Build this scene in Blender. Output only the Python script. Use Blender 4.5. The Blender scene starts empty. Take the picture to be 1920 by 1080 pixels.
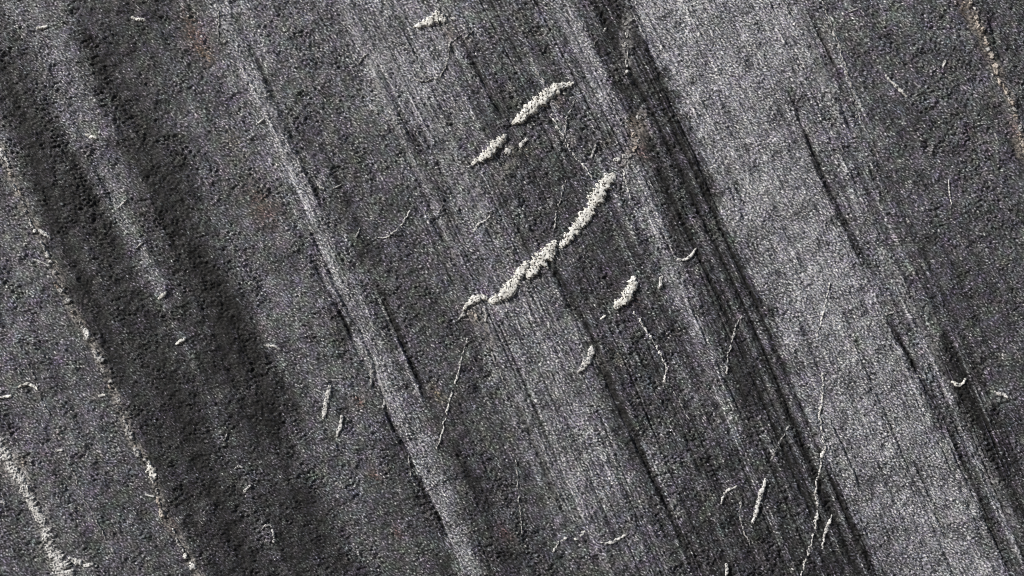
import bpy, math, random
import numpy as np
from mathutils import Vector, noise as mn

# ------------------------------------------------------------------ camera, sky, sun, exposure
S = 0.001                       # one photograph pixel is about a millimetre on the rock
ZC = 1.5                        # eye height; the camera faces the rock squarely
sc = bpy.context.scene
C = sc.collection
cam_d = bpy.data.cameras.new('camera'); cam = bpy.data.objects.new('camera', cam_d)
C.objects.link(cam)
cam_d.sensor_width = 36; cam_d.lens = 50; cam_d.clip_end = 500; cam_d.clip_start = 0.02
cam.location = (0.96, -1.92 * 50 / 36, ZC); cam.rotation_euler = (math.pi / 2, 0, 0)
sc.camera = cam

SUN = Vector((-0.72, -0.53, 0.52)).normalized()       # towards the sun: high, left, on the camera's side
elev = math.asin(SUN.z)
w = bpy.data.worlds.new('World'); sc.world = w; w.use_nodes = True
nt = w.node_tree; nt.nodes.clear()
sky = nt.nodes.new('ShaderNodeTexSky'); sky.sky_type = 'NISHITA'; sky.sun_disc = False
sky.sun_elevation = elev; sky.sun_rotation = math.atan2(SUN.x, SUN.y)
bg = nt.nodes.new('ShaderNodeBackground'); bg.inputs['Strength'].default_value = 0.06
wo = nt.nodes.new('ShaderNodeOutputWorld')
nt.links.new(sky.outputs[0], bg.inputs[0]); nt.links.new(bg.outputs[0], wo.inputs[0])
sd = bpy.data.lights.new('sun', 'SUN'); so = bpy.data.objects.new('sun', sd); C.objects.link(so)
sd.energy = 4.6; sd.angle = math.radians(0.5); sd.color = (1.0, 0.955, 0.90)
so.rotation_euler = SUN.to_track_quat('Z', 'Y').to_euler(); so.location = (-4, -4, 6)
sc.cycles.pixel_filter_type = 'BLACKMAN_HARRIS'; sc.cycles.filter_width = 0.9
vs = sc.view_settings
vs.view_transform = 'Standard'; vs.look = 'None'; vs.gamma = 1; vs.exposure = 0.0; vs.use_curve_mapping = False

# ------------------------------------------------------------------ flow of the banding
FY = np.array([0, 50, 170, 320, 440, 520, 540, 640, 740, 880, 1040, 1080.])
FX = np.array([384, 410, 470, 545, 600, 638, 648, 692, 735, 792, 860, 877.]) - 648
def flow(y):
    y = np.asarray(y, float)
    r = np.interp(y, FY, FX)
    r = np.where(y < 0, FX[0] + y * 0.5, r)
    return np.where(y > 1080, FX[-1] + (y - 1080) * 0.43, r)
def uof(x, y): return x - flow(y)
_k = np.exp(-np.linspace(-2, 2, 41) ** 2); _k /= _k.sum()
_yy = np.arange(-1200, 2600, 5.0); _ff = flow(_yy)
_ffs = np.convolve(np.pad(_ff, 20, mode='reflect', reflect_type='odd'), _k, 'valid')
def flow(y): return np.interp(y, _yy, _ffs)           # smoothed

DX = 1.8
U0, U1, Y0, Y1 = -1250.0, 3200.0, -620.0, 2060.0
us = np.arange(U0, U1, DX); ys = np.arange(Y0, Y1, DX)
NU, NY = len(us), len(ys)
rng = np.random.default_rng(11)
ku = np.fft.fftfreq(NU, DX)[None, :]; kv = np.fft.fftfreq(NY, DX)[:, None]
kx = ku; ky = kv - 0.456 * ku                          # frequencies in the plane of the rock
def field(filt):
    g = np.fft.fft2(rng.standard_normal((NY, NU)).astype(np.float32))
    r = np.real(np.fft.ifft2(g * filt)).astype(np.float32)
    return (r - r.mean()) / r.std()
def grain(wl, ang, ratio, bw=0.45):
    a = math.radians(ang); ca, sa = math.cos(a), math.sin(a)
    p = (kx * ca + ky * sa) * ratio; q = -kx * sa + ky * ca
    k = np.sqrt(p * p + q * q) * wl + 1e-6
    return np.exp(-(np.log(k) / bw) ** 2)
def streak(wu, wy):                                    # long features that follow the bands
    return np.exp(-((ku * wu) ** 2 + (kv * wy) ** 2) * 1.2)
def streak_bp(wu, wy, bw=0.5):
    return np.exp(-(np.log(np.abs(ku) * wu + 1e-6) / bw) ** 2 - (kv * wy) ** 2)
def low(wl): return np.exp(-((kx * wl) ** 2 + (ky * wl) ** 2))

# ------------------------------------------------------------------ what the mineral banding looks like (photograph pixels: x, tone)
ROWS = {
 0:   [(0,80),(40,85),(100,80),(135,52),(300,54),(340,68),(378,76),(402,104),(440,90),(480,72),(600,78),(640,100),(760,98),(850,82),(900,70),(990,66),(1010,76),(1040,96),(1075,72),(1095,52),(1170,46),(1182,108),(1230,126),(1330,116),(1440,112),(1480,88),(1570,72),(1790,68),(1830,56),(1880,68)],
 70:  [(0,74),(30,66),(70,86),(125,84),(165,50),(300,54),(350,68),(395,76),(425,104),(470,88),(515,70),(620,78),(660,98),(720,100),(800,98),(860,82),(920,68),(1000,64),(1045,80),(1072,96),(1110,68),(1130,50),(1205,46),(1218,108),(1262,128),(1350,116),(1480,112),(1515,88),(1600,70),(1800,68),(1850,66),(1875,52),(1910,66)],
 205: [(0,48),(60,52),(130,74),(180,82),(220,52),(300,48),(350,68),(440,72),(478,80),(505,108),(545,80),(590,66),(690,74),(720,88),(800,96),(860,84),(900,62),(980,60),(1080,64),(1115,78),(1142,96),(1175,62),(1200,52),(1275,46),(1292,106),(1330,124),(1400,112),(1490,108),(1520,84),(1600,84),(1640,66),(1880,64),(1915,70)],
 340: [(0,72),(50,62),(80,43),(150,44),(200,70),(245,74),(280,45),(345,43),(390,64),(480,69),(530,72),(556,108),(590,86),(630,62),(740,64),(790,76),(870,84),(930,66),(1000,56),(1100,58),(1160,74),(1200,84),(1235,52),(1325,44),(1345,104),(1400,116),(1480,110),(1540,100),(1570,76),(1610,88),(1650,64),(1800,62),(1920,62)],
 475: [(0,74),(90,72),(130,48),(230,48),(265,66),(300,48),(390,46),(430,64),(520,70),(585,68),(610,106),(650,88),(680,58),(780,58),(830,66),(870,82),(950,82),(1010,66),(1080,54),(1190,56),(1222,68),(1240,88),(1275,50),(1370,46),(1390,100),(1450,106),(1540,108),(1600,94),(1620,66),(1660,84),(1700,62),(1800,62),(1920,66)],
 610: [(0,76),(120,74),(160,50),(280,44),(330,54),(360,42),(470,46),(510,70),(600,78),(640,58),(652,90),(675,110),(700,80),(728,56),(770,72),(800,60),(870,64),(900,86),(1000,92),(1070,84),(1110,58),(1260,58),(1285,78),(1310,92),(1345,48),(1395,48),(1412,70),(1440,52),(1462,96),(1540,106),(1640,108),(1690,82),(1710,64),(1740,78),(1770,54),(1860,58),(1920,62)],
 745: [(0,74),(190,72),(240,46),(400,42),(540,48),(590,70),(680,74),(703,56),(716,92),(738,112),(764,80),(786,56),(830,62),(920,60),(945,84),(1040,94),(1120,80),(1160,52),(1290,56),(1320,78),(1350,82),(1385,46),(1470,46),(1500,90),(1560,104),(1660,104),(1720,96),(1745,66),(1768,80),(1790,38),(1835,40),(1860,60),(1920,64)],
 880: [(0,72),(240,68),(300,46),(430,44),(540,50),(600,66),(720,66),(765,48),(782,90),(805,112),(834,76),(862,52),(970,56),(1000,84),(1090,92),(1180,78),(1210,52),(1240,76),(1265,72),(1300,48),(1400,56),(1520,44),(1560,88),(1640,104),(1760,104),(1810,88),(1830,58),(1850,78),(1880,46),(1920,52)],
 1010:[(0,70),(320,66),(370,46),(520,42),(640,52),(720,66),(800,62),(825,50),(842,88),(862,102),(882,74),(902,50),(1000,54),(1040,66),(1120,76),(1230,70),(1250,54),(1275,74),(1300,48),(1400,46),(1560,42),(1605,50),(1625,92),(1700,104),(1820,104),(1865,84),(1885,52),(1905,74),(1920,60)],
 1080:[(0,68),(350,64),(400,46),(560,42),(680,54),(800,62),(850,46),(868,86),(890,98),(912,74),(935,48),(1040,56),(1150,66),(1270,64),(1310,48),(1420,46),(1600,42),(1640,50),(1658,90),(1740,104),(1860,102),(1900,76),(1920,60)],
}
def bump_u(c, wdt): return np.exp(-((us[None, :] - c) / wdt) ** 2)
ry = np.array(sorted(ROWS), float)
prof = np.empty((len(ry), NU), np.float32)
for i, y in enumerate(ry):
    a = np.array(ROWS[int(y)], float)
    prof[i] = np.interp(us, a[:, 0] - flow(y), a[:, 1], left=62, right=60)
# tiles on beyond the picture: keep the banding going sideways
yi = np.clip(np.interp(ys, ry, np.arange(len(ry))), 0, len(ry) - 1.0001)
i0 = yi.astype(int); fr = (yi - i0)[:, None].astype(np.float32)
tone = prof[i0] * (1 - fr) + prof[i0 + 1] * fr
wob = field(streak(60, 420))
# uneven band borders: shift the tones sideways by a wandering amount
sh = 4.0 * field(low(34)) + 3.0 * field(low(9)) + 4.0 * field(streak(20, 160))
jj = np.clip(np.arange(NU)[None, :] + np.round(sh / DX).astype(int), 0, NU - 1)
tone = np.take_along_axis(tone, jj, 1)
outside = np.clip((np.minimum(us[None, :] + flow(ys)[:, None], 1920 - us[None, :] - flow(ys)[:, None]) * -1 - 20) / 140, 0, 1)
tone = tone + outside * wob * 13

# narrower mineral stripes traced one by one (points, half width, change of tone)
STRIPES = [
 ([(302+float(flow(330)),330),(302+float(flow(500)),500),(302+float(flow(650)),650),(302+float(flow(800)),800),(302+float(flow(950)),950),(302+float(flow(1090)),1090)],22,13), ([(232+float(flow(100)),100),(232+float(flow(300)),300),(232+float(flow(500)),500),(232+float(flow(700)),700),(232+float(flow(900)),900),(232+float(flow(1090)),1090)],26,-8), ([(405+float(flow(60)),60),(405+float(flow(250)),250),(405+float(flow(450)),450),(405+float(flow(650)),650),(405+float(flow(850)),850),(405+float(flow(1090)),1090)],32,-7), ([(505+float(flow(200)),200),(505+float(flow(450)),450),(505+float(flow(650)),650),(505+float(flow(850)),850),(505+float(flow(1090)),1090)],40,4),
 ([(1405+float(flow(-5)),-5),(1405+float(flow(150)),150),(1405+float(flow(300)),300),(1405+float(flow(450)),450),(1405+float(flow(600)),600),(1405+float(flow(750)),750),(1405+float(flow(900)),900),(1405+float(flow(1085)),1085)],5,-20), ([(1380+float(flow(-5)),-5),(1380+float(flow(150)),150),(1380+float(flow(300)),300),(1380+float(flow(450)),450),(1380+float(flow(600)),600),(1380+float(flow(750)),750),(1380+float(flow(900)),900),(1380+float(flow(1085)),1085)],4,-16), ([(1342+float(flow(-5)),-5),(1342+float(flow(150)),150),(1342+float(flow(300)),300),(1342+float(flow(450)),450),(1342+float(flow(600)),600),(1342+float(flow(750)),750),(1342+float(flow(900)),900),(1342+float(flow(1085)),1085)],4,-16), ([(1362+float(flow(-5)),-5),(1362+float(flow(150)),150),(1362+float(flow(300)),300),(1362+float(flow(450)),450),(1362+float(flow(600)),600),(1362+float(flow(750)),750),(1362+float(flow(900)),900),(1362+float(flow(1085)),1085)],6,15), ([(1322+float(flow(-5)),-5),(1322+float(flow(150)),150),(1322+float(flow(300)),300),(1322+float(flow(450)),450),(1322+float(flow(600)),600),(1322+float(flow(750)),750),(1322+float(flow(900)),900),(1322+float(flow(1085)),1085)],5,8),
 ([(404,5),(452,112),(510,234),(547,319),(590,420),(638,531),(660,570)],7,24),([(430,5),(480,112),(538,234),(575,319),(618,420),(665,531)],5,-22),
 ([(1049,16),(1091,80),(1123,138),(1166,244)],13,24),([(1187,298),(1240,452),(1293,558)],9,22),([(1293,586),(1341,671),(1368,718)],10,26),
 ([(1123,-5),(1150,106),(1187,202),(1245,350),(1283,468)],15,-13),([(1176,-10),(1219,106),(1251,170),(1304,308),(1346,404),(1378,478),(1400,558)],6,-14),
 ([(1394,527),(1453,655),(1479,719),(1522,804),(1564,899),(1591,974),(1650,1090)],7,-12),([(1345,240),(1357,266),(1394,393),(1403,415)],7,-22),
 ([(1465,130),(1479,165),(1538,319),(1585,425),(1628,510)],7,-26),([(1415,-5),(1437,70),(1450,110)],14,-14),([(1440,90),(1500,230)],30,-9),
 ([(1570,295),(1580,319),(1628,452),(1686,558)],8,20),([(1591,255),(1660,452),(1729,563)],9,-14),([(1660,585),(1670,607),(1729,708),(1793,835),(1856,974),(1908,1090)],6,-28),
 ([(1686,558),(1729,639),(1777,734),(1830,867),(1883,984),(1925,1080)],6,24),([(1760,610),(1771,633),(1803,729),(1846,803),(1888,899),(1925,985)],15,-24),
 ([(1028,485),(1038,506),(1070,559),(1113,644),(1150,740),(1198,825),(1240,931),(1293,1027),(1320,1085)],8,-24),([(1055,530),(1090,590)],8,14),([(1176,793),(1219,846),(1261,931),(1280,980)],12,16),
 ([(905,625),(911,639),(943,708),(990,804),(1028,899),(1070,984)],5,-22),([(920,640),(955,708),(1003,804),(1042,899),(1085,984)],5,14),([(1385,690),(1400,720),(1425,770)],20,-14),
 ([(515,140),(560,220),(606,298),(670,425),(696,510)],16,-13),([(60,40),(69,58),(122,133),(160,298),(223,393),(276,462),(330,570)],20,13),
 ([(0,53),(32,160),(64,319),(117,478),(175,574),(230,690)],24,-11),([(133,53),(223,255),(319,425),(414,558),(470,690)],28,-11),
 ([(632,543),(680,618),(707,687),(760,804),(808,910),(861,1016),(890,1085)],8,10),([(590,490),(640,590),(675,660),(707,734),(760,846),(813,958),(850,1037),(870,1085)],5,-26),
 ([(690,520),(696,533),(755,660),(797,772)],5,22),([(705,520),(722,559),(775,681),(805,750)],7,-22),([(850,830),(861,851),(914,958)],13,-14),
 ([(640,-5),(700,130),(770,290),(850,470)],5,16),([(655,-5),(715,130),(790,300)],5,-14),([(760,20),(820,140),(880,260)],6,14),([(860,60),(905,150),(945,230)],6,-18),([(985,90),(1010,140),(1040,210),(1080,290)],4,16),
 ([(1205,-5),(1240,80),(1290,190),(1330,280)],10,12),([(1300,60),(1340,150),(1390,260)],6,-14),([(1510,-5),(1545,80),(1590,190)],5,-20),([(1530,-5),(1565,80),(1612,190)],4,16),
 ([(1575,560),(1610,640),(1660,750),(1720,880),(1790,1040)],3.5,-26),([(1480,560),(1520,650),(1560,760)],7,-12),([(1560,780),(1620,900),(1690,1050)],9,-9),([(1640,560),(1700,690),(1760,820)],6,12),
 ([(1430,800),(1490,920),(1550,1060)],11,12),([(1180,640),(1230,740),(1290,860),(1350,960)],5,13),([(1260,600),(1300,690),(1360,800)],5,-14),([(1100,250),(1150,360),(1200,470)],6,12),
 ([(1000,590),(1040,680),(1100,800),(1150,910)],6,10),([(960,600),(1010,700),(1060,800)],5,-12),([(930,360),(980,450),(1020,540)],6,-10)]
zone = np.clip(0.22 + bump_u(960, 130) + bump_u(1240, 170) + 0.75 * bump_u(1540, 150) + bump_u(1730, 90) + 0.6 * bump_u(670, 60), 0, 1.1)
pin = field(streak_bp(26, 1500, 0.6)); pin2 = field(streak_bp(9, 900, 0.45)); pin3 = field(streak_bp(10, 700, 0.45))
tone = tone + zone * (5.0 * np.tanh(2.6 * pin) - 30 * np.clip(pin2 - 1.2, 0, 0.9) + 28 * np.clip(pin3 - 1.3, 0, 0.9))
tone = tone - 2 * bump_u(1358, 34)
stripe_h = zone * (0.35 * np.tanh(2.6 * pin) - 1.5 * np.clip(pin2 - 1.25, 0, 1) + 0.8 * np.clip(pin3 - 1.4, 0, 1))
gap = np.clip(0.95 + 0.3 * field(streak(12, 90)), 0.3, 1.6)
for pts, r, dt in STRIPES:
    if r <= 9: dt *= 1.35
    p = np.array(pts, float); uv = np.interp(ys, p[:, 1], p[:, 0]) - flow(ys)
    fade = np.clip(np.minimum(ys - p[0, 1], p[-1, 1] - ys) / 40 + 0.2, 0, 1)
    rows = np.where(fade > 0)[0]
    a0 = max(0, int((uv[rows].min() - 4 * r - 12 - U0) / DX)); a1 = int((uv[rows].max() + 4 * r + 12 - U0) / DX)
    sl = np.ix_(rows, np.arange(a0, a1))
    m = np.exp(-np.abs((us[None, a0:a1] - uv[rows][:, None] + 0.2 * sh[sl]) / r) ** 3) * fade[rows][:, None] * gap[sl]
    tone[sl] += dt * m; stripe_h[sl] += 0.055 * dt * m


fine_zone = np.clip((tone - 70) / 30, 0, 1)            # pale crystalline bands are finer grained
f_gu = us[None, :]; 

def crease(f, k=0.6):                                  # angular flakes instead of round bumps
    r = (1 - k) * f - k * 1.6 * np.abs(field(f_next))
    return ((r - r.mean()) / r.std()).astype(np.float32)
f_next = grain(17.0, -24, 2.2, 0.9)
woolly = crease(field(grain(12.5, -24, 2.3, 1.0)))
f_next = grain(11.0, -40, 1.7, 0.9)
mid = crease(field(grain(7.5, -20, 1.8, 0.9)))
fine = field(grain(5.2, 50, 1.1, 0.55))
patchy = np.clip(0.6 + 0.7 * field(low(45)), 0, 1.6)
swell = field(low(26))
st_f = field(streak_bp(7, 90)); st_m = field(streak_bp(17, 210)); st_l = field(streak_bp(55, 500))
patch = field(low(70))
streaky = np.clip(0.06 + 0.9 * (bump_u(960, 110) + 0.7 * bump_u(1250, 170) + 0.6 * bump_u(1520, 120) + bump_u(1720, 70) + 0.7 * bump_u(660, 50)), 0, 1.1) * patchy

rough = np.clip(0.95 + 0.38 * field(low(34)) + 0.25 * field(streak(40, 300)), 0.3, 1.9)
flake = np.clip(field(grain(24, -30, 1.5, 0.7)) - 1.3, 0, 1.2) * 1.5 - np.clip(field(grain(20, 40, 1.4, 0.7)) - 1.7, 0, 1) * 1.3
H = 0.55 * flake + rough * (1 - 0.5 * fine_zone) * (0.46 * woolly + 0.54 * mid) + 0.22 * mid + (0.42 + 0.32 * fine_zone) * fine
pit = -np.clip(field(grain(7.0, 15, 1.0, 0.7)) - 1.35, 0, 2) * 1.5
H += pit * (0.15 + 0.7 * fine_zone) + 0.7 * swell + streaky * (0.20 * st_f + 0.35 * st_m) + 0.45 * st_l
H += stripe_h + 2.6 * bump_u(655, 20) - 1.2 * bump_u(705, 12) - 1.2 * bump_u(618, 8)      # the long pale ridge
H += 1.2 * np.clip((us[None, :] - 1395) / 25, 0, 1) * np.clip((1760 - us[None, :]) / 120, 0, 1)   # the broad pale band stands proud
H -= 1.2 * bump_u(1370, 30)
H += 1.2 * bump_u(1275, 12)

# ------------------------------------------------------------------ fissures: open cracks along the bedding
FISS = [
 ([(1532,725),(1560,790),(1595,865),(1625,940)],2.6,5),
 ([(1575,590),(1605,650),(1650,750),(1710,890),(1760,975),(1790,1065)],2.0,4),
 ([(1680,615),(1720,695),(1765,800),(1815,905),(1875,1030),(1900,1085)],3.0,5),
 ([(1785,780),(1850,900),(1910,1040)],4.0,5),
 ([(1480,170),(1515,260),(1550,345),(1590,415),(1630,495)],3.2,5),
 ([(895,130),(908,160),(925,190),(947,225)],2.2,5),
 ([(560,390),(600,470),(635,550),(680,630),(700,680),(730,790),(765,845),(800,920),(840,1005),(870,1060),(880,1085)],3.0,6),
 ([(1015,850),(1060,940),(1090,1000)],2.2,4),
 ([(1040,505),(1060,555),(1125,690),(1170,790),(1220,890),(1285,1010)],2.8,5),
 ([(1190,-5),(1225,110),(1250,175),(1285,250),(1322,330),(1350,400),(1385,470)],3.2,4),
 ([(1360,330),(1385,390),(1400,420)],3.0,4),
 ([(1060,20),(1090,90),(1125,160),(1165,240)],2.4,3.5),
 ([(1290,560),(1330,650),(1370,730),(1400,800)],2.4,3.5),
 ([(1510,30),(1560,150),(1600,250)],2.0,3),
 ([(630,10),(655,60),(690,130)],2.0,3),
 ([(690,520),(720,590),(760,660),(800,740)],2.6,4),
 ([(860,770),(900,850),(930,920)],2.4,4),
 ([(1690,690),(1740,790),(1800,910),(1850,1020)],2.2,4),
 ([(1855,30),(1868,80),(1885,125)],4.5,6),
 ([(800,395),(830,450),(860,520)],2.2,3.5),
]
def seg_resample(pts, step):
    p = np.array(pts, float); d = np.r_[0, np.cumsum(np.hypot(*np.diff(p, axis=0).T))]
    s = np.linspace(0, d[-1], max(3, int(d[-1] / step) + 1))
    o = np.stack([np.interp(s, d, p[:, k]) for k in range(p.shape[1])], 1)
    if len(o) > 8 and len(p) > 2:
        for _ in range(2): o[1:-1] = (o[:-2] + o[1:-1] * 2 + o[2:]) / 4
    return o
frng = random.Random(5)
for pts, wd, dp in FISS:
    p = seg_resample(pts, 1.0)
    ua = p[:, 0] - flow(p[:, 1]); ph = frng.uniform(0, 99)
    for j in range(NY):
        y = ys[j]
        if y < p[0, 1] or y > p[-1, 1]: continue
        u = np.interp(y, p[:, 1], ua) + 0.8 * math.sin(y * 0.11 + ph) + 1.3 * mn.noise((y * 0.05, ph, 0))
        t = (y - p[0, 1]) / (p[-1, 1] - p[0, 1])
        a = 1.1 * dp * min(1, 6 * t, 6 * (1 - t)) * (0.65 + 0.7 * mn.noise((y * 0.04, ph + 7, 3)))
        if a <= 0: continue
        k0 = int((u - 12 - U0) / DX); k1 = k0 + int(24 / DX)
        if k0 < 0 or k1 >= NU: continue
        H[j, k0:k1] -= a * np.exp(-((us[k0:k1] - u) / wd) ** 2)

# ------------------------------------------------------------------ rock colour (mineral colour only, no light)
def lin(v): 
    v = np.clip(v, 0, 255) / 255.0
    return np.where(v <= 0.04045, v / 12.92, ((v + 0.055) / 1.055) ** 2.4)
ton2 = np.where(tone > 92, 92 + (tone - 92) * 0.62, tone)
leftc = np.clip((760 - us[None, :]) / 150, 0, 1)
alb = lin(67 + (ton2 - 70) * (1.15 + 0.25 * leftc * (ton2 < 70) - 0.15 * leftc * (ton2 > 70)) + 1 * leftc + (4 + 3.5 * fine_zone) * patch + (3.5 + 4 * fine_zone) * swell + 1.5 * st_l) * 1.38
speck = field(grain(4.6, 20, 1.0, 0.7)); speck2 = field(grain(9, -30, 1.4, 0.8)); hue = field(low(22)); hue2 = field(low(26)); lay = field(streak_bp(6, 130, 0.4)); lay2 = field(streak_bp(9, 260, 0.4))
alb = alb * np.exp(0.42 * speck2 + (0.86 + 0.02 * fine_zone) * speck + streaky * (0.17 * st_m + 0.16 * st_f))
spark = np.clip(speck - 1.5, 0, 1) * (0.08 + 0.30 * fine_zone)
dash = (np.clip(st_f - 1.9, 0, 1) * np.clip(mid, 0, 1.5) * 0.10 + np.clip(lay - 1.5, 0, 1) * np.clip(0.35 + speck, 0, 2) * 0.10) * np.clip(streaky * 1.2, 0, 1.2)
alb = alb * np.exp(-0.9 * np.clip(lay2 - 1.3, 0, 1) * np.clip(streaky, 0, 1))
tiny = np.clip(field(grain(8, -20, 2.0, 0.5)) - 2.5, 0, 1) * 0.30 + zone * np.clip(pin3 - 1.1, 0, 1) * np.clip(speck, 0, 2) * 0.07
alb = alb + spark + dash + tiny
col = np.empty((NY, NU, 3), np.float32)
hue = hue * (1 - 0.6 * fine_zone); hue2 = hue2 * (1 - 0.6 * fine_zone)
col[..., 0] = alb * (0.962 + 0.038 * hue + 0.015 * hue2)
col[..., 1] = alb * (0.972 - 0.015 * hue + 0.035 * hue2)
col[..., 2] = alb * (1.085 - 0.04 * hue2 + 0.02 * hue)
# iron stains (x, y, radius, colour, strength)
STAIN = [(372,75,26,(.20,.085,.05),.55),(385,105,16,(.26,.15,.06),.6),(360,40,22,(.17,.08,.05),.45),(490,385,36,(.16,.085,.065),.55),(440,265,22,(.16,.14,.06),.35),
 (1190,235,15,(.26,.15,.07),.7),(1195,262,14,(.25,.13,.08),.6),(1203,285,12,(.22,.09,.09),.6),(1810,18,16,(.24,.16,.08),.8),(1835,55,14,(.25,.17,.11),.7),(1850,95,15,(.22,.16,.12),.7),
 (1872,140,14,(.23,.17,.13),.6),(1908,245,13,(.22,.10,.07),.8),(1917,285,13,(.28,.18,.15),.8),(40,870,13,(.24,.19,.09),.6),(5,880,15,(.24,.15,.14),.5),(320,985,13,(.30,.13,.12),.75),
 (105,505,13,(.24,.16,.11),.6),(70,425,12,(.22,.16,.10),.5),(705,895,14,(.20,.08,.06),.5),(745,1000,12,(.2,.07,.06),.5),(675,755,12,(.18,.07,.05),.5),(820,740,14,(.22,.15,.05),.55),
 (945,1000,14,(.2,.07,.07),.5),(845,62,18,(.16,.11,.07),.5),(1330,700,16,(.16,.10,.12),.3),(110,815,14,(.16,.08,.12),.4),(85,850,14,(.16,.08,.12),.4),(150,600,12,(.25,.17,.13),.5),
 (1278,780,14,(.17,.12,.16),.4),(1600,650,10,(.22,.16,.10),.5),(170,640,12,(.22,.18,.12),.4),(880,590,18,(.20,.15,.11),.55),(1190,560,14,(.12,.06,.05),.6),(1040,180,16,(.15,.10,.05),.5),(985,280,16,(.15,.12,.07),.5),(1155,665,14,(.18,.15,.09),.4)]
for x, y, r, c, k in STAIN:
    r *= 0.8; k *= 0.75
    u = x - float(flow(y))
    a0, a1 = int((u - 3 * r - U0) / DX), int((u + 3 * r - U0) / DX); b0, b1 = int((y - 4 * r - Y0) / DX), int((y + 4 * r - Y0) / DX)
    uu = us[a0:a1][None, :]; vv = ys[b0:b1][:, None]
    m = np.exp(-((uu - u) / r) ** 2 - ((vv - y) / (1.5 * r)) ** 2)
    m = np.clip(m * (0.75 + 0.6 * woolly[b0:b1, a0:a1] + 0.6 * speck[b0:b1, a0:a1]) * k, 0, 0.8)[..., None]
    tint = np.array(c, np.float32); tint = tint * 0.55 + tint.mean() * 0.45
    base = col[b0:b1, a0:a1]
    lum = base.mean(-1, keepdims=True)
    col[b0:b1, a0:a1] = base * (1 - m) + m * tint / tint.mean() * (lum * 0.75 + tint.mean() * 0.25)
# pale mineral dust spread along the veins (points, radius, strength, colour)
PALE = [([(0,275),(20,330),(65,430),(95,490),(140,590),(195,690),(245,820),(283,880),(305,960),(352,1040),(375,1090)],8,.72,(.36,.34,.32)),
 ([(-10,815),(10,850),(45,910),(70,963),(100,1033),(126,1090)],16,.8,(.45,.44,.43)),([(1812,-8),(1850,90),(1890,180),(1912,250),(1918,300)],9,.42,(.32,.29,.26)),
 ([(1177,30),(1173,100),(1178,150)],8,.5,(.30,.30,.30)),([(1203,215),(1187,280),(1170,310)],12,.5,(.33,.30,.28)),([(885,580),(905,610),(915,640)],14,.4,(.30,.28,.26)),
 ([(1108,655),(1130,690)],16,.35,(.28,.28,.27)),([(696,690),(712,720),(725,770)],9,.45,(.34,.34,.34)),([(950,270),(960,300),(935,350)],9,.35,(.28,.27,.25)),
 ([(840,60),(845,90),(835,140)],10,.3,(.28,.27,.26)),([(640,10),(690,110),(740,230),(770,280)],6,.4,(.3,.3,.3)),([(700,60),(790,200),(880,330),(900,400)],22,.22,(.28,.28,.28)),
 ([(770,290),(820,380),(850,470),(870,540)],7,.3,(.28,.28,.28)),([(910,640),(960,740),(1020,860),(1060,950)],8,.28,(.28,.28,.28)),([(1228,450),(1262,520),(1310,620)],7,.3,(.26,.26,.28)),
 ([(1050,30),(1100,110),(1150,200)],9,.3,(.26,.26,.28)),([(1660,480),(1740,640),(1830,830),(1900,980)],5,.4,(.30,.30,.31)),([(1500,20),(1530,110),(1560,190)],6,.35,(.30,.30,.30))]
clump = field(low(9))
for pts, r, k, c in PALE:
    p = seg_resample(pts, 1.5); uv = np.interp(ys, p[:, 1], p[:, 0]) - flow(ys)
    fade = np.clip(np.minimum(ys - p[0, 1], p[-1, 1] - ys) / 25 + 0.6, 0, 1)
    rows = np.where(fade > 0)[0]
    a0 = max(0, int((uv[rows].min() - 4 * r - U0) / DX)); a1 = int((uv[rows].max() + 4 * r - U0) / DX)
    sl = np.ix_(rows, np.arange(a0, a1))
    m = np.exp(-((us[None, a0:a1] - uv[rows][:, None] - 2.5 * swell[sl]) / r) ** 2) * fade[rows][:, None]
    m = np.clip(m * k * (0.7 + 0.75 * speck[sl] + 0.6 * speck2[sl] + 0.3 * patch[sl] + 0.55 * clump[sl]), 0, 0.9)[..., None]
    col[sl] = col[sl] * (1 - m) + m * np.array(c, np.float32)
col = np.clip(col, 0.008, 0.8)

# ------------------------------------------------------------------ depth of the whole outcrop: it rounds away beyond the picture
def depth_bend(x, y):
    ex = np.clip(np.maximum(-350 - x, x - 2270), 0, None); et = np.clip(-330 - y, 0, None)
    return -(ex ** 2) / 900.0 - (et ** 2) / 420.0

def world(x, y, h): return np.stack([x * S, -h * S, ZC + (540 - y) * S], -1)

# ------------------------------------------------------------------ materials
def mat(name):
    m = bpy.data.materials.new(name); m.use_nodes = True; n = m.node_tree; n.nodes.clear()
    o = n.nodes.new('ShaderNodeOutputMaterial'); b = n.nodes.new('ShaderNodeBsdfPrincipled')
    n.links.new(b.outputs[0], o.inputs[0]); return m, n, b
def nz(n, scale, detail=3, rough=0.6, vec=None):
    t = n.nodes.new('ShaderNodeTexNoise'); t.inputs['Scale'].default_value = scale
    t.inputs['Detail'].default_value = detail; t.inputs['Roughness'].default_value = rough
    if vec: n.links.new(vec, t.inputs['Vector'])
    return t
def ramp(n, src, stops):
    r = n.nodes.new('ShaderNodeValToRGB'); e = r.color_ramp.elements
    while len(e) < len(stops): e.new(0.5)
    for k, (p, c) in enumerate(stops): e[k].position = p; e[k].color = (*c, 1) if len(c) == 3 else c
    n.links.new(src, r.inputs[0]); return r
def mixc(n, a, b, fac, mode='MIX'):
    x = n.nodes.new('ShaderNodeMix'); x.data_type = 'RGBA'; x.blend_type = mode
    if isinstance(fac, float): x.inputs[0].default_value = fac
    else: n.links.new(fac, x.inputs[0])
    for k, v in ((6, a), (7, b)):
        if isinstance(v, tuple): x.inputs[k].default_value = (*v, 1)
        else: n.links.new(v, x.inputs[k])
    return x.outputs[2]

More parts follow.
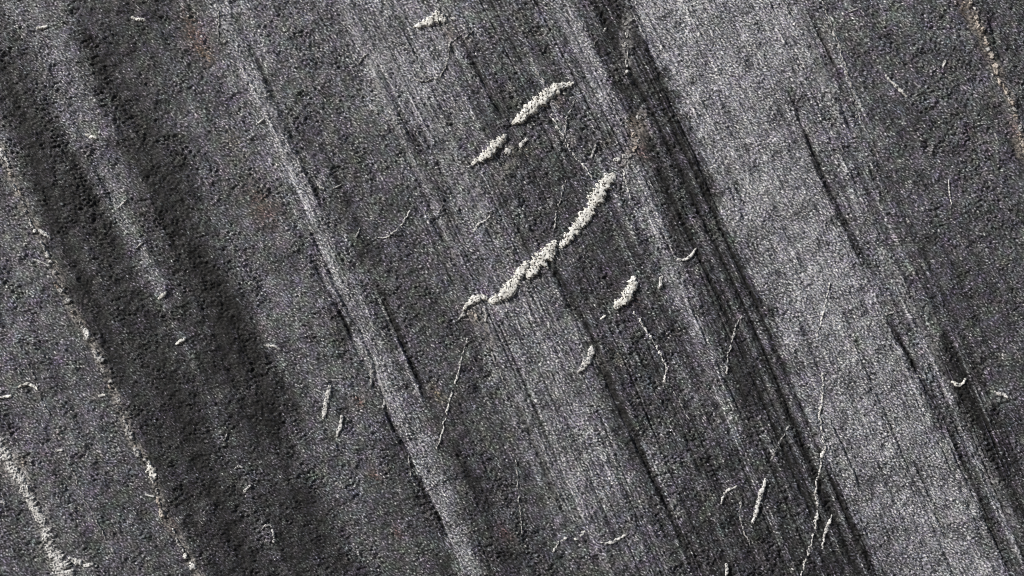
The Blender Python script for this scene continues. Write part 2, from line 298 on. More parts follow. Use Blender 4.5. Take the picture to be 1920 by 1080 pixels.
rock, n, b = mat('banded_slate')
at = n.nodes.new('ShaderNodeAttribute'); at.attribute_name = 'mineral'
tc = n.nodes.new('ShaderNodeTexCoord')
g = nz(n, 330, 3, 0.65, tc.outputs['Object'])
gr = ramp(n, g.outputs['Fac'], [(0.30, (0.55, 0.55, 0.56)), (0.55, (1, 1, 1)), (0.75, (1.5, 1.5, 1.5))])
c1 = mixc(n, at.outputs['Color'], gr.outputs['Color'], 1.0, 'MULTIPLY')
n.links.new(c1, b.inputs['Base Color'])
rr = ramp(n, nz(n, 190, 2, 0.6, tc.outputs['Object']).outputs['Fac'], [(0.3, (0.5,) * 3), (0.7, (0.9,) * 3)])
n.links.new(rr.outputs['Color'], b.inputs['Roughness'])
b.inputs['Specular IOR Level'].default_value = 0.35
bp = n.nodes.new('ShaderNodeBump'); bp.inputs['Strength'].default_value = 0.55; bp.inputs['Distance'].default_value = 0.0016
g2 = nz(n, 260, 4, 0.7, tc.outputs['Object'])
n.links.new(g2.outputs['Fac'], bp.inputs['Height']); n.links.new(bp.outputs[0], b.inputs['Normal'])

def crust_mat(name, light, warm, dark, cover):
    m, n, b = mat(name)
    tc = n.nodes.new('ShaderNodeTexCoord'); o = tc.outputs['Object']
    base = ramp(n, nz(n, 95, 4, 0.65, o).outputs['Fac'], [(0.36, warm), (0.54, light)])
    sp = ramp(n, nz(n, 290, 2, 0.5, o).outputs['Fac'], [(cover - 0.04, (1, 1, 1)), (cover + 0.02, (0, 0, 0))])
    c = mixc(n, base.outputs['Color'], dark, sp.outputs['Color'])
    n.links.new(c, b.inputs['Base Color']); b.inputs['Roughness'].default_value = 0.75
    b.inputs['Specular IOR Level'].default_value = 0.3
    bp = n.nodes.new('ShaderNodeBump'); bp.inputs['Strength'].default_value = 0.3; bp.inputs['Distance'].default_value = 0.001
    n.links.new(nz(n, 230, 4, 0.65, o).outputs['Fac'], bp.inputs['Height']); n.links.new(bp.outputs[0], b.inputs['Normal'])
    return m
M = {
 'white': crust_mat('white_quartz', (0.80, 0.80, 0.77), (0.46, 0.45, 0.42), (0.07, 0.065, 0.06), 0.445),
 'thread': crust_mat('pale_vein_quartz', (0.66, 0.66, 0.65), (0.44, 0.43, 0.42), (0.08, 0.08, 0.085), 0.46),
 'grey': crust_mat('grey_vein_quartz', (0.46, 0.46, 0.46), (0.30, 0.29, 0.28), (0.06, 0.06, 0.065), 0.48),
 'rust': crust_mat('iron_stained_quartz', (0.50, 0.46, 0.42), (0.34, 0.28, 0.24), (0.07, 0.06, 0.055), 0.48),
}

# ------------------------------------------------------------------ the rock face, one part for each mineral band
def empty(name, loc=(0, 0, 0)):
    o = bpy.data.objects.new(name, None); o.location = loc; o.empty_display_size = 0.05; C.objects.link(o); return o
STR = 6
def pick(vals, lo, hi):
    ix = np.arange(len(vals)); dense = (vals > lo) & (vals < hi); near = (vals > lo - 280) & (vals < hi + 280)
    return ix[dense | (near & (ix % 2 == 0)) | (ix % STR == 0) | (ix == len(vals) - 1)]
def box(a, n):                                         # average over n cells, for the coarser mesh beyond the picture
    h = n // 2
    r = np.zeros_like(a); 
    for k in range(-h, n - h): r += np.roll(a, k, 0)
    q = np.zeros_like(a)
    for k in range(-h, n - h): q += np.roll(r, k, 1)
    return q / (n * n)
cu = pick(us, -245, 2195); cy = pick(ys, -8, 1088)
yy = ys[cy]; fy = flow(yy)
hf = H[np.ix_(cy, cu)]; cf = col[np.ix_(cy, cu)]
su = np.where((us[cu] > -525) & (us[cu] < 2475), 2, STR); su[(us[cu] > -245) & (us[cu] < 2195)] = 1
sy = np.where((ys[cy] > -288) & (ys[cy] < 1368), 2, STR); sy[(ys[cy] > -8) & (ys[cy] < 1088)] = 1
lvl = np.maximum(su[None, :], sy[:, None])
for n_ in (2, STR):
    hb = box(H, n_)[:NY, :NU][np.ix_(cy, cu)]; cb = box(col, n_)[:NY, :NU][np.ix_(cy, cu)]
    k_ = lvl == n_
    hf[k_] = hb[k_]; cf[k_] = cb[k_]
face = empty('rock_face', (0.96, 0, 0)); face['kind'] = 'structure'
face['label'] = 'dark grey banded rock face with paler diagonal mineral bands'
EDGE = [-1e9, 285, 372, 440, 600, 705, 850, 1060, 1262, 1312, 1408, 1660, 1790, 1e9]
BAND = ['dark woolly-grained rock along the lower left with two pale veins', 'slightly paler grey band near the left edge', 'very dark coarse band left of the long pale ridge',
        'mid grey coarse rock beside the long pale ridge', 'long narrow pale ridge crossing the left half', 'dark coarse band right of the long pale ridge',
        'pale finely streaked band under the long white crust', 'dark rock around the small white crusts at the centre', 'thin pale streak left of the dark trough',
        'dark trough along the broad pale band', 'broad pale sparkling band on the right', 'dark and pale pinstriped rock beside the broad pale band', 'dark even-grained rock on the far right']
uu = us[cu]
nyv = len(cy)
for bi in range(len(EDGE) - 1):
    s = np.where((uu >= EDGE[bi]) & (uu < EDGE[bi + 1]))[0]
    if bi < len(EDGE) - 2: s = np.r_[s, s[-1] + 1]
    X = uu[s][None, :] + fy[:, None]; Y = np.repeat(yy[:, None], len(s), 1)
    D = hf[:, s] + depth_bend(X, Y)
    P = world(X, Y, D).reshape(-1, 3)
    P[:, 0] -= 0.96
    m_, k_ = nyv, len(s)
    idx = np.arange(m_ * k_).reshape(m_, k_)
    q = np.stack([idx[:-1, :-1], idx[1:, :-1], idx[1:, 1:], idx[:-1, 1:]], -1).reshape(-1, 4)
    # rear sheet closes the outcrop so that it is a solid body
    me = bpy.data.meshes.new('rock_band')
    ring = []
    bk = P.copy()[np.r_[idx[0], idx[-1]]]; bk[:, 1] = 1.6
    nP = len(P)
    Pall = np.concatenate([P, bk]).astype(np.float32)
    t_, bt = nP + np.arange(k_), nP + k_ + np.arange(k_)
    extra = [np.stack([idx[0, 1:], t_[1:], t_[:-1], idx[0, :-1]][::-1], -1), np.stack([t_[:-1], t_[1:], bt[1:], bt[:-1]], -1)]
    Q = np.concatenate([q] + extra).astype(np.int32)
    me.vertices.add(len(Pall)); me.vertices.foreach_set('co', Pall.ravel())
    me.loops.add(Q.size); me.loops.foreach_set('vertex_index', Q.ravel())
    me.polygons.add(len(Q)); me.polygons.foreach_set('loop_start', np.arange(len(Q), dtype=np.int32) * 4)
    me.update(calc_edges=True)
    ca = me.attributes.new('mineral', 'FLOAT_COLOR', 'POINT')
    cc = np.ones((len(Pall), 4), np.float32); cc[:nP, :3] = cf[:, s].reshape(-1, 3); cc[nP:, :3] = 0.07
    ca.data.foreach_set('color', cc.ravel())
    me.polygons.foreach_set('use_smooth', np.ones(len(Q), bool))
    me.materials.append(rock)
    o = bpy.data.objects.new('rock_band', me); C.objects.link(o); o.parent = face; o['label'] = BAND[bi]

# ground at the foot of the outcrop, reaching the horizon
gm, n, b = mat('stony_soil')
tc = n.nodes.new('ShaderNodeTexCoord')
r1 = ramp(n, nz(n, 6, 8, 0.7, tc.outputs['Object']).outputs['Fac'], [(0.3, (0.07, 0.055, 0.045)), (0.7, (0.20, 0.165, 0.13))])
n.links.new(r1.outputs['Color'], b.inputs['Base Color']); b.inputs['Roughness'].default_value = 0.95
bp = n.nodes.new('ShaderNodeBump'); bp.inputs['Strength'].default_value = 0.6; bp.inputs['Distance'].default_value = 0.03
n.links.new(nz(n, 30, 8, 0.7, tc.outputs['Object']).outputs['Fac'], bp.inputs['Height']); n.links.new(bp.outputs[0], b.inputs['Normal'])
GX = np.r_[-200, -60, -20, np.linspace(-6, 8, 57), 20, 60, 200]; GY = np.r_[-200, -60, -20, np.linspace(-8, 4, 49), 20, 60, 200]
gv = [(x, y, 0.05 * mn.noise((x * 0.7, y * 0.7, 2)) + 0.02 * mn.noise((x * 3, y * 3, 5))) for y in GY for x in GX]
gf = [(j * len(GX) + i, j * len(GX) + i + 1, (j + 1) * len(GX) + i + 1, (j + 1) * len(GX) + i) for j in range(len(GY) - 1) for i in range(len(GX) - 1)]
me = bpy.data.meshes.new('ground'); me.from_pydata(gv, [], gf); me.materials.append(gm)
o = bpy.data.objects.new('ground', me); C.objects.link(o); o['kind'] = 'structure'; o['label'] = 'stony brown soil at the foot of the rock'

# ------------------------------------------------------------------ white crusts, veins and flecks standing proud of the rock
Hs = H - (1 - 0.55 * fine_zone) * (1.05 * woolly)
def rock_h(x, y):
    a = (x - flow(y) - U0) / DX; c = (y - Y0) / DX
    a = np.clip(a, 0, NU - 2); c = np.clip(c, 0, NY - 2)
    return Hs[c.astype(int), a.astype(int)]
def smooth1(v, k):
    v = np.asarray(v, float)
    for _ in range(k): v = np.r_[v[0], (v[:-2] + 2 * v[1:-1] + v[2:]) / 4, v[-1]]
    return v
SEED = [0]
def crust_mesh(pts, hgt, lump=0.45, ragged=0.30, broken=0.0, origin=(0, 0), wander=0.0, eaten=1.45):
    """a knobbly dome that follows a traced centre line; pts = (x, y, half width)"""
    SEED[0] += 1; sd = SEED[0] * 13.7
    p = seg_resample(pts, 1.3); p[:, 2] *= 1.2
    L = len(p)
    T = np.gradient(p[:, :2], axis=0); T /= np.linalg.norm(T, axis=1)[:, None] + 1e-9
    Nn = np.stack([-T[:, 1], T[:, 0]], 1)
    if wander:
        off = np.array([mn.noise((i * 0.09, sd, 1)) + 0.6 * mn.noise((i * 0.3, sd, 2)) for i in range(L)]) * wander
        p[:, :2] += Nn * off[:, None]
    wmax = p[:, 2].max(); K = int(np.clip(wmax * 2 / 1.25, 4, 24))
    bh = smooth1(rock_h(p[:, 0], p[:, 1]), 6)
    ends = np.minimum(1, np.minimum(np.arange(L), np.arange(L)[::-1]) / max(1.5, min(L * 0.2, wmax * 0.8) / 1.5)) ** 0.5
    V = np.zeros((L, K + 1, 3))
    for i in range(L):
        wl = p[i, 2] * (1 + ragged * 1.6 * mn.noise((i * 0.16, sd, 0.3)) + ragged * 1.5 * mn.noise((i * 0.55, sd, 3))) * (0.35 + 0.65 * ends[i])
        wr = p[i, 2] * (1 + ragged * 1.6 * mn.noise((i * 0.16, sd, 9.3)) + ragged * 1.5 * mn.noise((i * 0.55, sd, 14))) * (0.35 + 0.65 * ends[i])
        gap = 1.0
        if broken: gap = 1 - broken * 2.2 * max(0, mn.noise((i * 0.13, sd, 5)) + 0.12)
        for k in range(K + 1):
            t = k / K * 2 - 1
            q = p[i, :2] + Nn[i] * t * (wl if t < 0 else wr)
            dome = max(0, 1 - t ** 4) ** 0.6
            nz1 = mn.noise((q[0] * 0.10, q[1] * 0.10, sd)); nz2 = mn.noise((q[0] * 0.30, q[1] * 0.30, sd + 3)) - 1.3 * max(0, mn.noise((q[0] * 0.24, q[1] * 0.24, sd + 8)) - 0.22)
            h = hgt * (p[i, 2] / wmax) ** 0.5 * dome * ends[i] * (1 + lump * 0.9 * nz1 + lump * 0.8 * nz2)
            eat = max(0, mn.noise((q[0] * 0.13, q[1] * 0.13, sd + 21)) * 1.1 + mn.noise((q[0] * 0.33, q[1] * 0.33, sd + 27)) * 0.5)
            if wmax > 3.5: h -= hgt * eaten * eat * min(1, 0.14 + abs(t) ** 2)
            if broken: h = h * max(gap, -0.6) - (1 - gap) * 1.2
            edge = -2.2 if abs(t) > 0.99 else 0
            V[i, k] = (q[0], q[1], bh[i] + 0.7 + h + edge)
    W = world(V[..., 0], V[..., 1], V[..., 2]).reshape(-1, 3)
    Wb = world(V[..., 0], V[..., 1], np.repeat((bh - 6)[:, None], K + 1, 1)).reshape(-1, 3)
    nW = len(W); W = np.concatenate([W, Wb])
    ob = np.array(origin); W -= ob
    F = []
    st = K + 1
    for i in range(L - 1):
        for k in range(K):
            a = i * st + k; F.append((a, a + 1, a + st + 1, a + st)); F.append((nW + a, nW + a + st, nW + a + st + 1, nW + a + 1))
        for k, flip in ((0, 0), (K, 1)):
            a, c = i * st + k, (i + 1) * st + k
            F.append((a, c, nW + c, nW + a) if not flip else (a, nW + a, nW + c, c))
    for i, flip in ((0, 0), (L - 1, 1)):
        for k in range(K):
            a = i * st + k
            F.append((a, nW + a, nW + a + 1, a + 1) if not flip else (a, a + 1, nW + a + 1, nW + a))
    me = bpy.data.meshes.new('crust'); me.from_pydata(W.tolist(), [], F)
    me.polygons.foreach_set('use_smooth', np.ones(len(F), bool)); me.update()
    return me
def base_of(pts):
    p = np.array(pts, float); c = p[:, :2].mean(0)
    return tuple(world(c[0], c[1], float(rock_h(np.array([c[0]]), np.array([c[1]]))[0])).tolist())
def tag(o, label, cat, group=None):
    o['label'] = label; o['category'] = cat
    if group: o['group'] = group
def thing(name, label, cat, pieces, part=None, group=None):
    """pieces: list of (points, height, material, options)"""
    allp = [q for pc in pieces for q in pc[0]]
    org = base_of(allp)
    if len(pieces) == 1:
        pts, h, mk, kw = pieces[0]
        me = crust_mesh(pts, h, origin=org, **kw); me.materials.append(M[mk])
        o = bpy.data.objects.new(name, me); C.objects.link(o); o.location = org
    else:
        o = empty(name, org)
        for pc in pieces:
            pts, h, mk, kw = pc[:4]
            me = crust_mesh(pts, h, origin=org, **kw); me.materials.append(M[mk])
            c = bpy.data.objects.new(pc[4] if len(pc) > 4 else part, me); C.objects.link(c); c.parent = o
    tag(o, label, cat, group); return o

big = dict(lump=0.19, ragged=0.42)
thing('mineral_crust', 'longest white knobbly crust, in four segments running diagonally through the centre', 'mineral crust', [
 ([(1152,322,3),(1146,332,8),(1135,345,11),(1122,365,11),(1110,388,10),(1098,405,9),(1085,422,10),(1068,445,10),(1056,457,6),(1046,464,4)], 5.2, 'white', big),
 ([(1040,448,5),(1032,468,10),(1018,486,12),(1002,503,13),(988,522,7)], 5.2, 'white', big),
 ([(990,489,5),(976,510,9),(965,532,11),(950,549,11),(932,560,9),(914,566,5)], 5, 'white', big),
 ([(918,563,4),(903,556,4),(889,561,7),(876,573,4),(868,584,2)], 4.5, 'white', big)], 'crust_segment', 'white crusts at the centre')
thing('mineral_crust', 'smooth-sided white finger of crust above the centre with a shadow beneath it', 'mineral crust', [
 ([(960,235,4),(975,222,8),(995,204,10),(1012,190,11),(1030,176,11),(1046,165,8),(1060,159,6),(1077,155,3)], 7, 'white', dict(lump=0.18, ragged=0.28, eaten=1.0))], None, 'white crusts at the centre')
thing('mineral_crust', 'shorter white crust at the lower end of the smooth white finger, crumbs beside it', 'mineral crust', [
 ([(884,309,3),(897,299,7),(913,290,8),(928,274,8),(940,263,7),(951,252,3)], 5.5, 'white', big, 'crust_segment'),
 ([(946,279,3),(952,285,6),(957,292,4)], 3, 'thread', big, 'crumb'),
 ([(974,276,3),(982,268,5),(991,260,2)], 4, 'thread', big, 'crumb')], None, 'white crusts at the centre')
thing('mineral_crust', 'stubby bent white crust alone right of the long diagonal crust', 'mineral crust', [
 ([(1189,517,4),(1187,532,9),(1180,549,9),(1169,563,9),(1152,578,5)], 7, 'white', big)], None, 'white crusts at the centre')
thing('mineral_crust', 'wedge-shaped white crust at the top edge left of centre', 'mineral crust', [
 ([(775,51,2),(790,46,5),(806,40,8),(820,32,11),(832,36,7),(840,41,3)], 5.5, 'white', big, 'crust_segment'),
 ([(845,32,2),(850,36,4),(853,40,2)], 2.5, 'thread', big, 'crumb')], None, 'white crusts at the centre')
thing('mineral_crust', 'small pointed white crust like a thorn below the stubby bent crust', 'mineral crust', [
 ([(1109,648,3),(1109,662,6),(1104,675,6),(1095,687,4),(1083,699,2)], 4.5, 'thread', big)], None, 'white crusts at the centre')

# --- veins along the bedding
def patches(line, seed, n, wlo, whi, hgt, mats, lenlo=8, lenhi=26, spread=4):
    r = random.Random(seed); p = seg_resample(line, 1.0); out = []
    for i in range(n):
        a = int((i + r.uniform(0.1, 0.7)) / n * (len(p) - 2)); ln = int(r.uniform(lenlo, lenhi))
        seg = p[a:min(len(p), a + ln):max(1, ln // 4)]
        if len(seg) < 3: continue
        dx = r.uniform(-spread, spread); wv = r.uniform(wlo, whi)
        pts = [(q[0] + dx + r.uniform(-1.5, 1.5), q[1], wv * (0.6 + 0.5 * math.sin(math.pi * (j + 0.5) / len(seg)))) for j, q in enumerate(seg)]
        out.append((pts, hgt * r.uniform(0.6, 1.3), r.choice(mats), dict(lump=0.6, ragged=0.5), 'nodule'))
    return out
thing('mineral_vein', 'thick broken white vein crossing the bottom left corner', 'mineral vein', [
 ([(-14,812,6),(0,836,10),(10,850,10),(25,880,9),(45,910,7)], 3.5, 'thread', dict(lump=0.5, ragged=0.5, wander=2, eaten=1.9), 'vein_stretch'),
 ([(42,908,6),(55,932,7),(70,963,7),(85,990,6)], 3, 'thread', dict(lump=0.5, ragged=0.5, wander=2, eaten=2.1), 'vein_stretch'),
 ([(82,988,6),(90,1010,8),(100,1033,10),(113,1058,12),(126,1090,14)], 3.5, 'thread', dict(lump=0.5, ragged=0.5, wander=2, eaten=1.9), 'vein_stretch'),
 ([(128,1046,4),(145,1054,5),(160,1060,3),(176,1057,2)], 2.5, 'thread', dict(lump=0.7, ragged=0.4), 'side_branch')]
 + patches([(0,830),(25,880),(55,930),(85,990),(115,1060)], 3, 10, 2, 4.5, 3, ['grey', 'thread'], 8, 20, 9))
rv = [(0,275),(10,300),(20,330),(50,395),(65,430),(85,460),(95,490),(110,535),(140,590),(165,640),(195,690),(215,740),(245,820),(258,850),(283,880),(290,915),(305,960),(325,1000),(352,1040),(374,1088)]
thing('mineral_vein', 'long broken rust-tinged vein of pale nodules running down the left side', 'mineral vein',
 patches(rv, 8, 44, 2.0, 5.0, 2.6, ['grey', 'rust', 'grey', 'thread', 'rust'], 8, 28, 4)
 + [([(252,838,2),(258,850,6),(263,858,3)], 3, 'grey', big, 'nodule'), ([(278,864,4),(284,882,8),(289,900,5)], 4.5, 'white', big, 'nodule'),
    ([(72,430,2),(84,438,3.5),(96,448,2)], 3, 'thread', big, 'nodule'), ([(272,924,1.5),(280,930,2.5),(291,932,2)], 2.5, 'thread', big, 'nodule'),
    ([(-3,276,2),(6,288,5),(14,304,4)], 3, 'thread', big, 'nodule'), ([(60,486,2),(80,492,2),(96,500,3)], 2, 'grey', big, 'nodule')])
thing('mineral_vein', 'ochre and rust stained vein in the top right corner', 'mineral vein',
 patches([(1812,-8),(1835,45),(1850,90),(1868,130),(1890,180),(1905,215),(1912,250),(1918,290)], 21, 20, 2, 4.5, 2.6, ['rust', 'rust', 'grey'], 8, 26, 5))
thing('mineral_vein', 'crumbly pale and rusty vein between the long crust and the top edge', 'mineral vein',
 patches([(1177,40),(1173,100),(1178,140)], 31, 6, 2, 4, 2.4, ['grey', 'thread'], 8, 22, 3)
 + patches([(1203,215),(1195,250),(1187,280),(1178,300)], 32, 6, 2.5, 4.5, 2.4, ['rust', 'grey'], 8, 20, 6)
 + [([(1166,290,3),(1174,298,7),(1182,308,5)], 3, 'grey', big, 'nodule'), ([(1150,302,2),(1157,298,4),(1163,302,3)], 3, 'thread', big, 'nodule')])
thing('mineral_vein', 'patch of pale crumbs hanging below the lower end of the long crust', 'mineral vein', [
 ([(858,602,1.5),(864,594,3.5),(872,586,4)], 2.5, 'grey', big, 'nodule'), ([(905,578,2),(912,590,4),(910,604,3)], 2, 'grey', big, 'nodule'), ([(884,586,2),(892,592,3),(897,600,2)], 2, 'rust', big, 'nodule')])

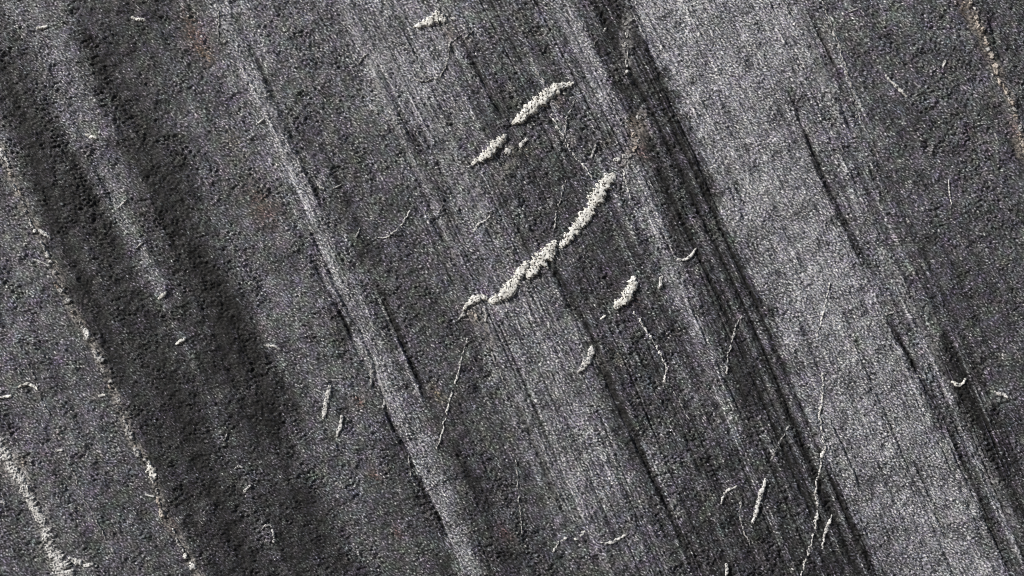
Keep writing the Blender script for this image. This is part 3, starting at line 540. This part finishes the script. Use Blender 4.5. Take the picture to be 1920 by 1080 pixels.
# --- threads and flecks: (name, label, half width, height, material, points)
TH = dict(lump=0.7, ragged=0.8, broken=0.7, wander=2.4)
FL = dict(lump=0.5, ragged=0.35)
ITEMS = [
 ('t','curved pale thread like a smile left of the centre',1.7,1.8,'thread',[(702,447),(716,446),(730,442),(742,433),(752,423),(760,410),(769,394)]),
 ('t','short straight thread above the left end of the smile-shaped thread',1.3,1.4,'grey',[(694,409),(715,416),(740,421)]),
 ('t','small V of pale thread at the upper right end of the smile-shaped thread',1.6,1.6,'grey',[(793,395),(803,405),(813,410),(822,398),(831,382)]),
 ('t','zigzag pale thread below the shorter white crust',1.8,1.8,'thread',[(862,414),(870,424),(880,430),(890,433),(897,420),(908,414),(920,405),(923,392)]),
 ('t','thin thread sloping to the right in the pale streaked band, upper left of centre',1.5,1.4,'grey',[(678,202),(698,207),(717,215),(733,226),(750,235),(761,251)]),
 ('t','forked pale thread in the pale band near the top, left of the wedge crust',1.4,1.4,'grey',[(648,100),(660,104),(672,120),(682,106),(697,99)]),
 ('t','long hooked thread hanging below the wedge-shaped crust at the top',1.7,1.6,'grey',[(872,60),(856,70),(845,82),(841,105),(834,128),(824,146),(800,151),(778,149)]),
 ('t','short thread rising to the right beside the wedge-shaped crust',1.4,1.4,'grey',[(866,78),(876,66),(888,58)]),
 ('f','tiny white fleck on the long pale ridge, the upper of a pair',2.2,2,'thread',[(595,346),(602,351),(609,356)]),
 ('f','tiny white fleck right beside the pair on the long pale ridge',1.8,1.8,'grey',[(624,353),(632,350),(641,345)]),
 ('f','tiny upright fleck left of the smile-shaped thread',1.6,1.6,'grey',[(667,446),(671,438),(675,427)]),
 ('t','thin thread dropping steeply from the lower end of the long crust',1.8,1.8,'thread',[(876,633),(868,663),(862,690),(855,712),(847,735),(842,756),(837,777),(828,815),(819,844)]),
 ('t','thin streak leading down right from the crumbs below the long crust',1.5,1.4,'grey',[(912,645),(922,664),(930,685),(942,708),(956,732)]),
 ('t','long upright hair-thin thread low in the middle',1.3,1.4,'grey',[(967,862),(970,890),(972,920),(976,960),(979,1002)]),
 ('t','left one of two wriggling pale threads at the bottom middle',2.3,2.4,'thread',[(1036,1036),(1042,1027),(1048,1018),(1056,1010),(1064,1008)]),
 ('t','right one of two wriggling pale threads at the bottom middle, beside a longer sagging one',2.4,2.4,'thread',[(1076,1012),(1084,1011),(1091,1003),(1099,996)]),
 ('t','sagging pale thread at the bottom middle, lowest to the right',2.3,2.4,'thread',[(1126,1017),(1142,1018),(1157,1015),(1168,1006),(1180,999)]),
 ('t','beaded thread running down right from under the stubby bent crust',2.0,1.8,'thread',[(1188,582),(1197,596),(1206,612),(1217,627),(1229,647),(1240,668),(1250,690),(1248,706),(1244,726)]),
 ('t','dotted thread that carries on below the beaded thread',1.4,1.4,'grey',[(1258,728),(1272,750),(1281,768),(1293,790)]),
 ('t','small curled thread low right of centre, left of the knotted white strip',2.0,2.2,'thread',[(1352,946),(1355,934),(1361,924),(1370,917),(1383,911)]),
 ('f','knotted white strip standing upright low right of centre',3.6,3.2,'thread',[(1436,896),(1432,910),(1427,926),(1421,945),(1417,965),(1410,983)]),
 ('f','small white tooth at the bottom edge below the curled thread',3.4,3.2,'thread',[(1361,1056),(1364,1066),(1361,1080)]),
 ('t','thin thread dangling between the curled thread and the knotted strip',1.5,1.5,'grey',[(1390,938),(1388,962),(1390,985),(1398,1003),(1406,1022)]),
 ('t','upright pale thread in the dark trough, right of the stubby crust',1.8,1.6,'grey',[(1392,592),(1383,606),(1377,622),(1372,642),(1366,662),(1362,702)]),
 ('t','thin straight thread across the upper part of the broad pale band',1.6,1.6,'thread',[(1556,530),(1549,560),(1543,590),(1537,612),(1531,634)]),
 ('t','longest upright white thread, from the broad pale band to the bottom edge',2.2,2.2,'thread',[(1543,692),(1543,720),(1542,742),(1537,782),(1542,812),(1546,838),(1537,880),(1531,905),(1529,932),(1533,956),(1531,982),(1522,1014),(1513,1042),(1500,1086)]),
 ('t','short thick branch right of the longest upright thread near the bottom',2.6,2.6,'thread',[(1561,962),(1554,980),(1546,1000),(1545,1015),(1541,1032)]),
 ('t','steep pale thread above the knotted white strip',1.8,1.6,'grey',[(1481,798),(1471,814),(1462,830),(1453,846),(1446,864)]),
 ('f','white fleck shaped like a flying bird in the dark strip at the right',2.8,3,'white',[(1783,714),(1791,720),(1798,724),(1806,718),(1812,709)]),
 ('f','ragged white fleck at the right edge beside the bird-shaped fleck',2.6,2.4,'thread',[(1863,734),(1872,738),(1882,740),(1893,750)]),
 ('f','faint fleck on the right border of the broad pale band, upper of the two there',1.8,1.6,'grey',[(1660,591),(1667,587),(1676,586)]),
 ('f','faint fleck on the right border of the broad pale band, lower of the two there',1.8,1.6,'grey',[(1717,706),(1724,704),(1732,708)]),
 ('f','slanting white splinter in the dark rock at upper right',2.4,2.2,'thread',[(1660,140),(1668,151),(1680,161),(1690,171),(1702,182)]),
 ('f','tiny fleck between the slanting splinter and the ochre vein',2.2,2,'thread',[(1774,113),(1771,119),(1768,126)]),
 ('f','thin upright white scratch in the dark rock at the right',1.4,1.5,'thread',[(1778,336),(1780,358),(1784,384)]),
 ('f','tiny fleck left below the thin upright scratch at the right',1.8,1.6,'grey',[(1699,408),(1703,415),(1709,421)]),
 ('t','long fine thread along the right border of the broad pale band at the top',1.4,1.4,'grey',[(1543,2),(1556,40),(1570,78),(1583,118),(1596,162),(1606,194),(1617,232)]),
 ('f','faint fleck at the top edge right of the broad pale band',2.0,1.8,'grey',[(1590,22),(1598,20),(1607,17)]),
 ('f','tiny slanted fleck left of the lower end of the ochre vein',1.4,1.4,'grey',[(1865,250),(1868,258),(1871,267)]),
 ('t','short thread slanting down left in the dark trough at the top',1.6,1.5,'grey',[(1138,50),(1131,62),(1123,72),(1114,84)]),
 ('f','bent white fleck in the dark trough right of the long crust',2.4,2.4,'thread',[(1269,486),(1279,488),(1289,486),(1298,477),(1306,464)]),
 ('f','small upright white fleck right of the stubby bent crust',3.4,2.8,'thread',[(1242,517),(1240,528),(1236,542)]),
 ('t','short thread entering the smooth white finger from above',1.5,1.4,'grey',[(1003,132),(1012,142),(1022,153)]),
 ('t','beaded thread running from the smooth finger down to the top of the long crust',1.9,1.8,'thread',[(1034,213),(1045,237),(1057,258),(1068,279),(1081,296),(1096,312),(1110,334)]),
 ('t','fine thread falling from the right tip of the smooth white finger',1.4,1.4,'grey',[(1081,183),(1070,205),(1062,222),(1060,250),(1061,277)]),
 ('t','dotted upright thread just left of the upper part of the long crust',1.6,1.5,'grey',[(1061,338),(1052,370),(1043,398),(1038,436)]),
 ('f','small pale chip above the top end of the long crust',2.4,2,'grey',[(1119,266),(1114,280),(1109,297)]),
 ('t','short thread falling right of the top end of the long crust',1.8,1.6,'thread',[(1169,318),(1174,340),(1178,356),(1182,373)]),
 ('f','small white fleck in the top left corner',2.4,2.2,'white',[(67,52),(78,52),(91,49)]),
 ('f','small white fleck on the top edge right of the corner fleck',2.8,2.4,'white',[(245,32),(256,36),(275,38)]),
 ('f','small white fleck with a dark stain in the upper left quarter',2.6,2.4,'white',[(159,251),(170,256),(184,260)]),
 ('f','slim slanted fleck in the dark left band, below the stained fleck',2.2,2,'thread',[(221,391),(228,384),(239,374)]),
 ('f','faint crumb below the slim slanted fleck on the left',2.2,1.8,'grey',[(255,466),(261,460),(269,454)]),
 ('t','short thread at the upper end of the long pale ridge',1.5,1.4,'grey',[(410,18),(411,46),(409,78)]),
 ('f','slim fleck on the left flank of the long pale ridge near the top',2.0,2,'thread',[(480,234),(487,229),(496,222)]),
 ('f','bright slanted fleck in the very dark band, higher of two alike',2.8,2.6,'white',[(296,561),(304,555),(314,547)]),
 ('f','bright slanted fleck in the very dark band, lower of two alike',2.8,2.6,'white',[(329,646),(338,640),(349,634)]),
 ('f','bright fleck with a tail near the left edge',2.6,2.4,'white',[(33,727),(42,722),(52,719),(62,724),(73,731)]),
 ('f','bright fleck cut by the left edge',2.6,2.4,'white',[(-8,746),(6,745),(23,741)]),
 ('f','bright fleck touching the rusty left vein',2.4,2.2,'white',[(184,742),(191,742),(199,740)]),
 ('f','small fleck between the rusty vein and the thick corner vein',2.2,2,'thread',[(102,847),(110,844),(119,844)]),
 ('f','thin upright fleck in the dark rock left of the bottom middle',1.8,1.8,'grey',[(420,826),(424,819),(427,810)]),
 ('f','arched fleck in the dark rock at the lower left',2.2,2,'thread',[(440,879),(448,874),(457,878)]),
 ('f','white chip just below the arched fleck',2.8,2.4,'thread',[(457,923),(463,916),(471,909)]),
 ('f','pale fleck at the left edge above the bottom corner',2.6,2,'grey',[(-4,938),(4,941),(12,945)]),
 ('t','fine thread wandering down from the tailed fleck',1.3,1.3,'grey',[(50,680),(60,695),(66,712),(74,738),(86,765),(101,792)]),
 ('t','fine dotted thread between the two left veins near the bottom',1.3,1.3,'grey',[(124,850),(138,885),(150,920),(163,943),(176,962),(190,990),(197,1010),(216,1037)]),
 ('f','curved fleck in the dark rock left of the pair of pale strips',2.2,2,'thread',[(494,646),(504,649),(514,648),(527,656)]),
 ('f','larger pale strip of two standing left of the long ridge',3.8,3,'thread',[(619,722),(615,742),(611,762),(606,787)]),
 ('f','smaller pale strip of two standing left of the long ridge',3.4,2.8,'thread',[(641,778),(640,792),(638,803),(631,820)]),
 ('t','hook-shaped thread near the bottom left of centre',2.2,2.2,'thread',[(491,993),(496,986),(503,984),(510,990),(513,1002),(515,1017)]),
 ('f','faint short fleck above the hook-shaped thread, to its right',2.0,1.8,'grey',[(629,905),(638,911),(648,916)]),
 ('t','crooked pale thread on the left flank of the long ridge, mid height',2.2,2.0,'grey',[(695,727),(698,712),(697,697),(704,689),(712,684)]),
 ('f','pale crumb on the long ridge below the crooked thread',2.8,2.2,'grey',[(719,748),(721,757),(717,766)]),
 ('t','thin thread in the crack left of the long ridge near the bottom',1.5,1.6,'grey',[(765,852),(768,872),(771,894)]),
 ('f','small chip left below the stubby bent crust',2.4,2.4,'white',[(1136,590),(1131,595),(1125,599)]),
]
for kind, label, hw, h, mk, pts in ITEMS:
    L = len(pts)
    prof_ = [hw * (0.55 + 0.6 * math.sin(math.pi * (i + 0.5) / L)) if kind == 'f' else hw * (0.75 + 0.4 * math.sin(math.pi * (i + 0.5) / L)) for i in range(L)]
    P3 = [(x, y, v) for (x, y), v in zip(pts, prof_)]
    if kind == 't': thing('vein_thread', label, 'mineral thread', [(P3, h, mk, TH)], None, 'thin pale threads on the rock')
    else: thing('mineral_fleck', label, 'mineral fleck', [(P3, h, mk, FL)], None, 'pale flecks scattered on the rock')
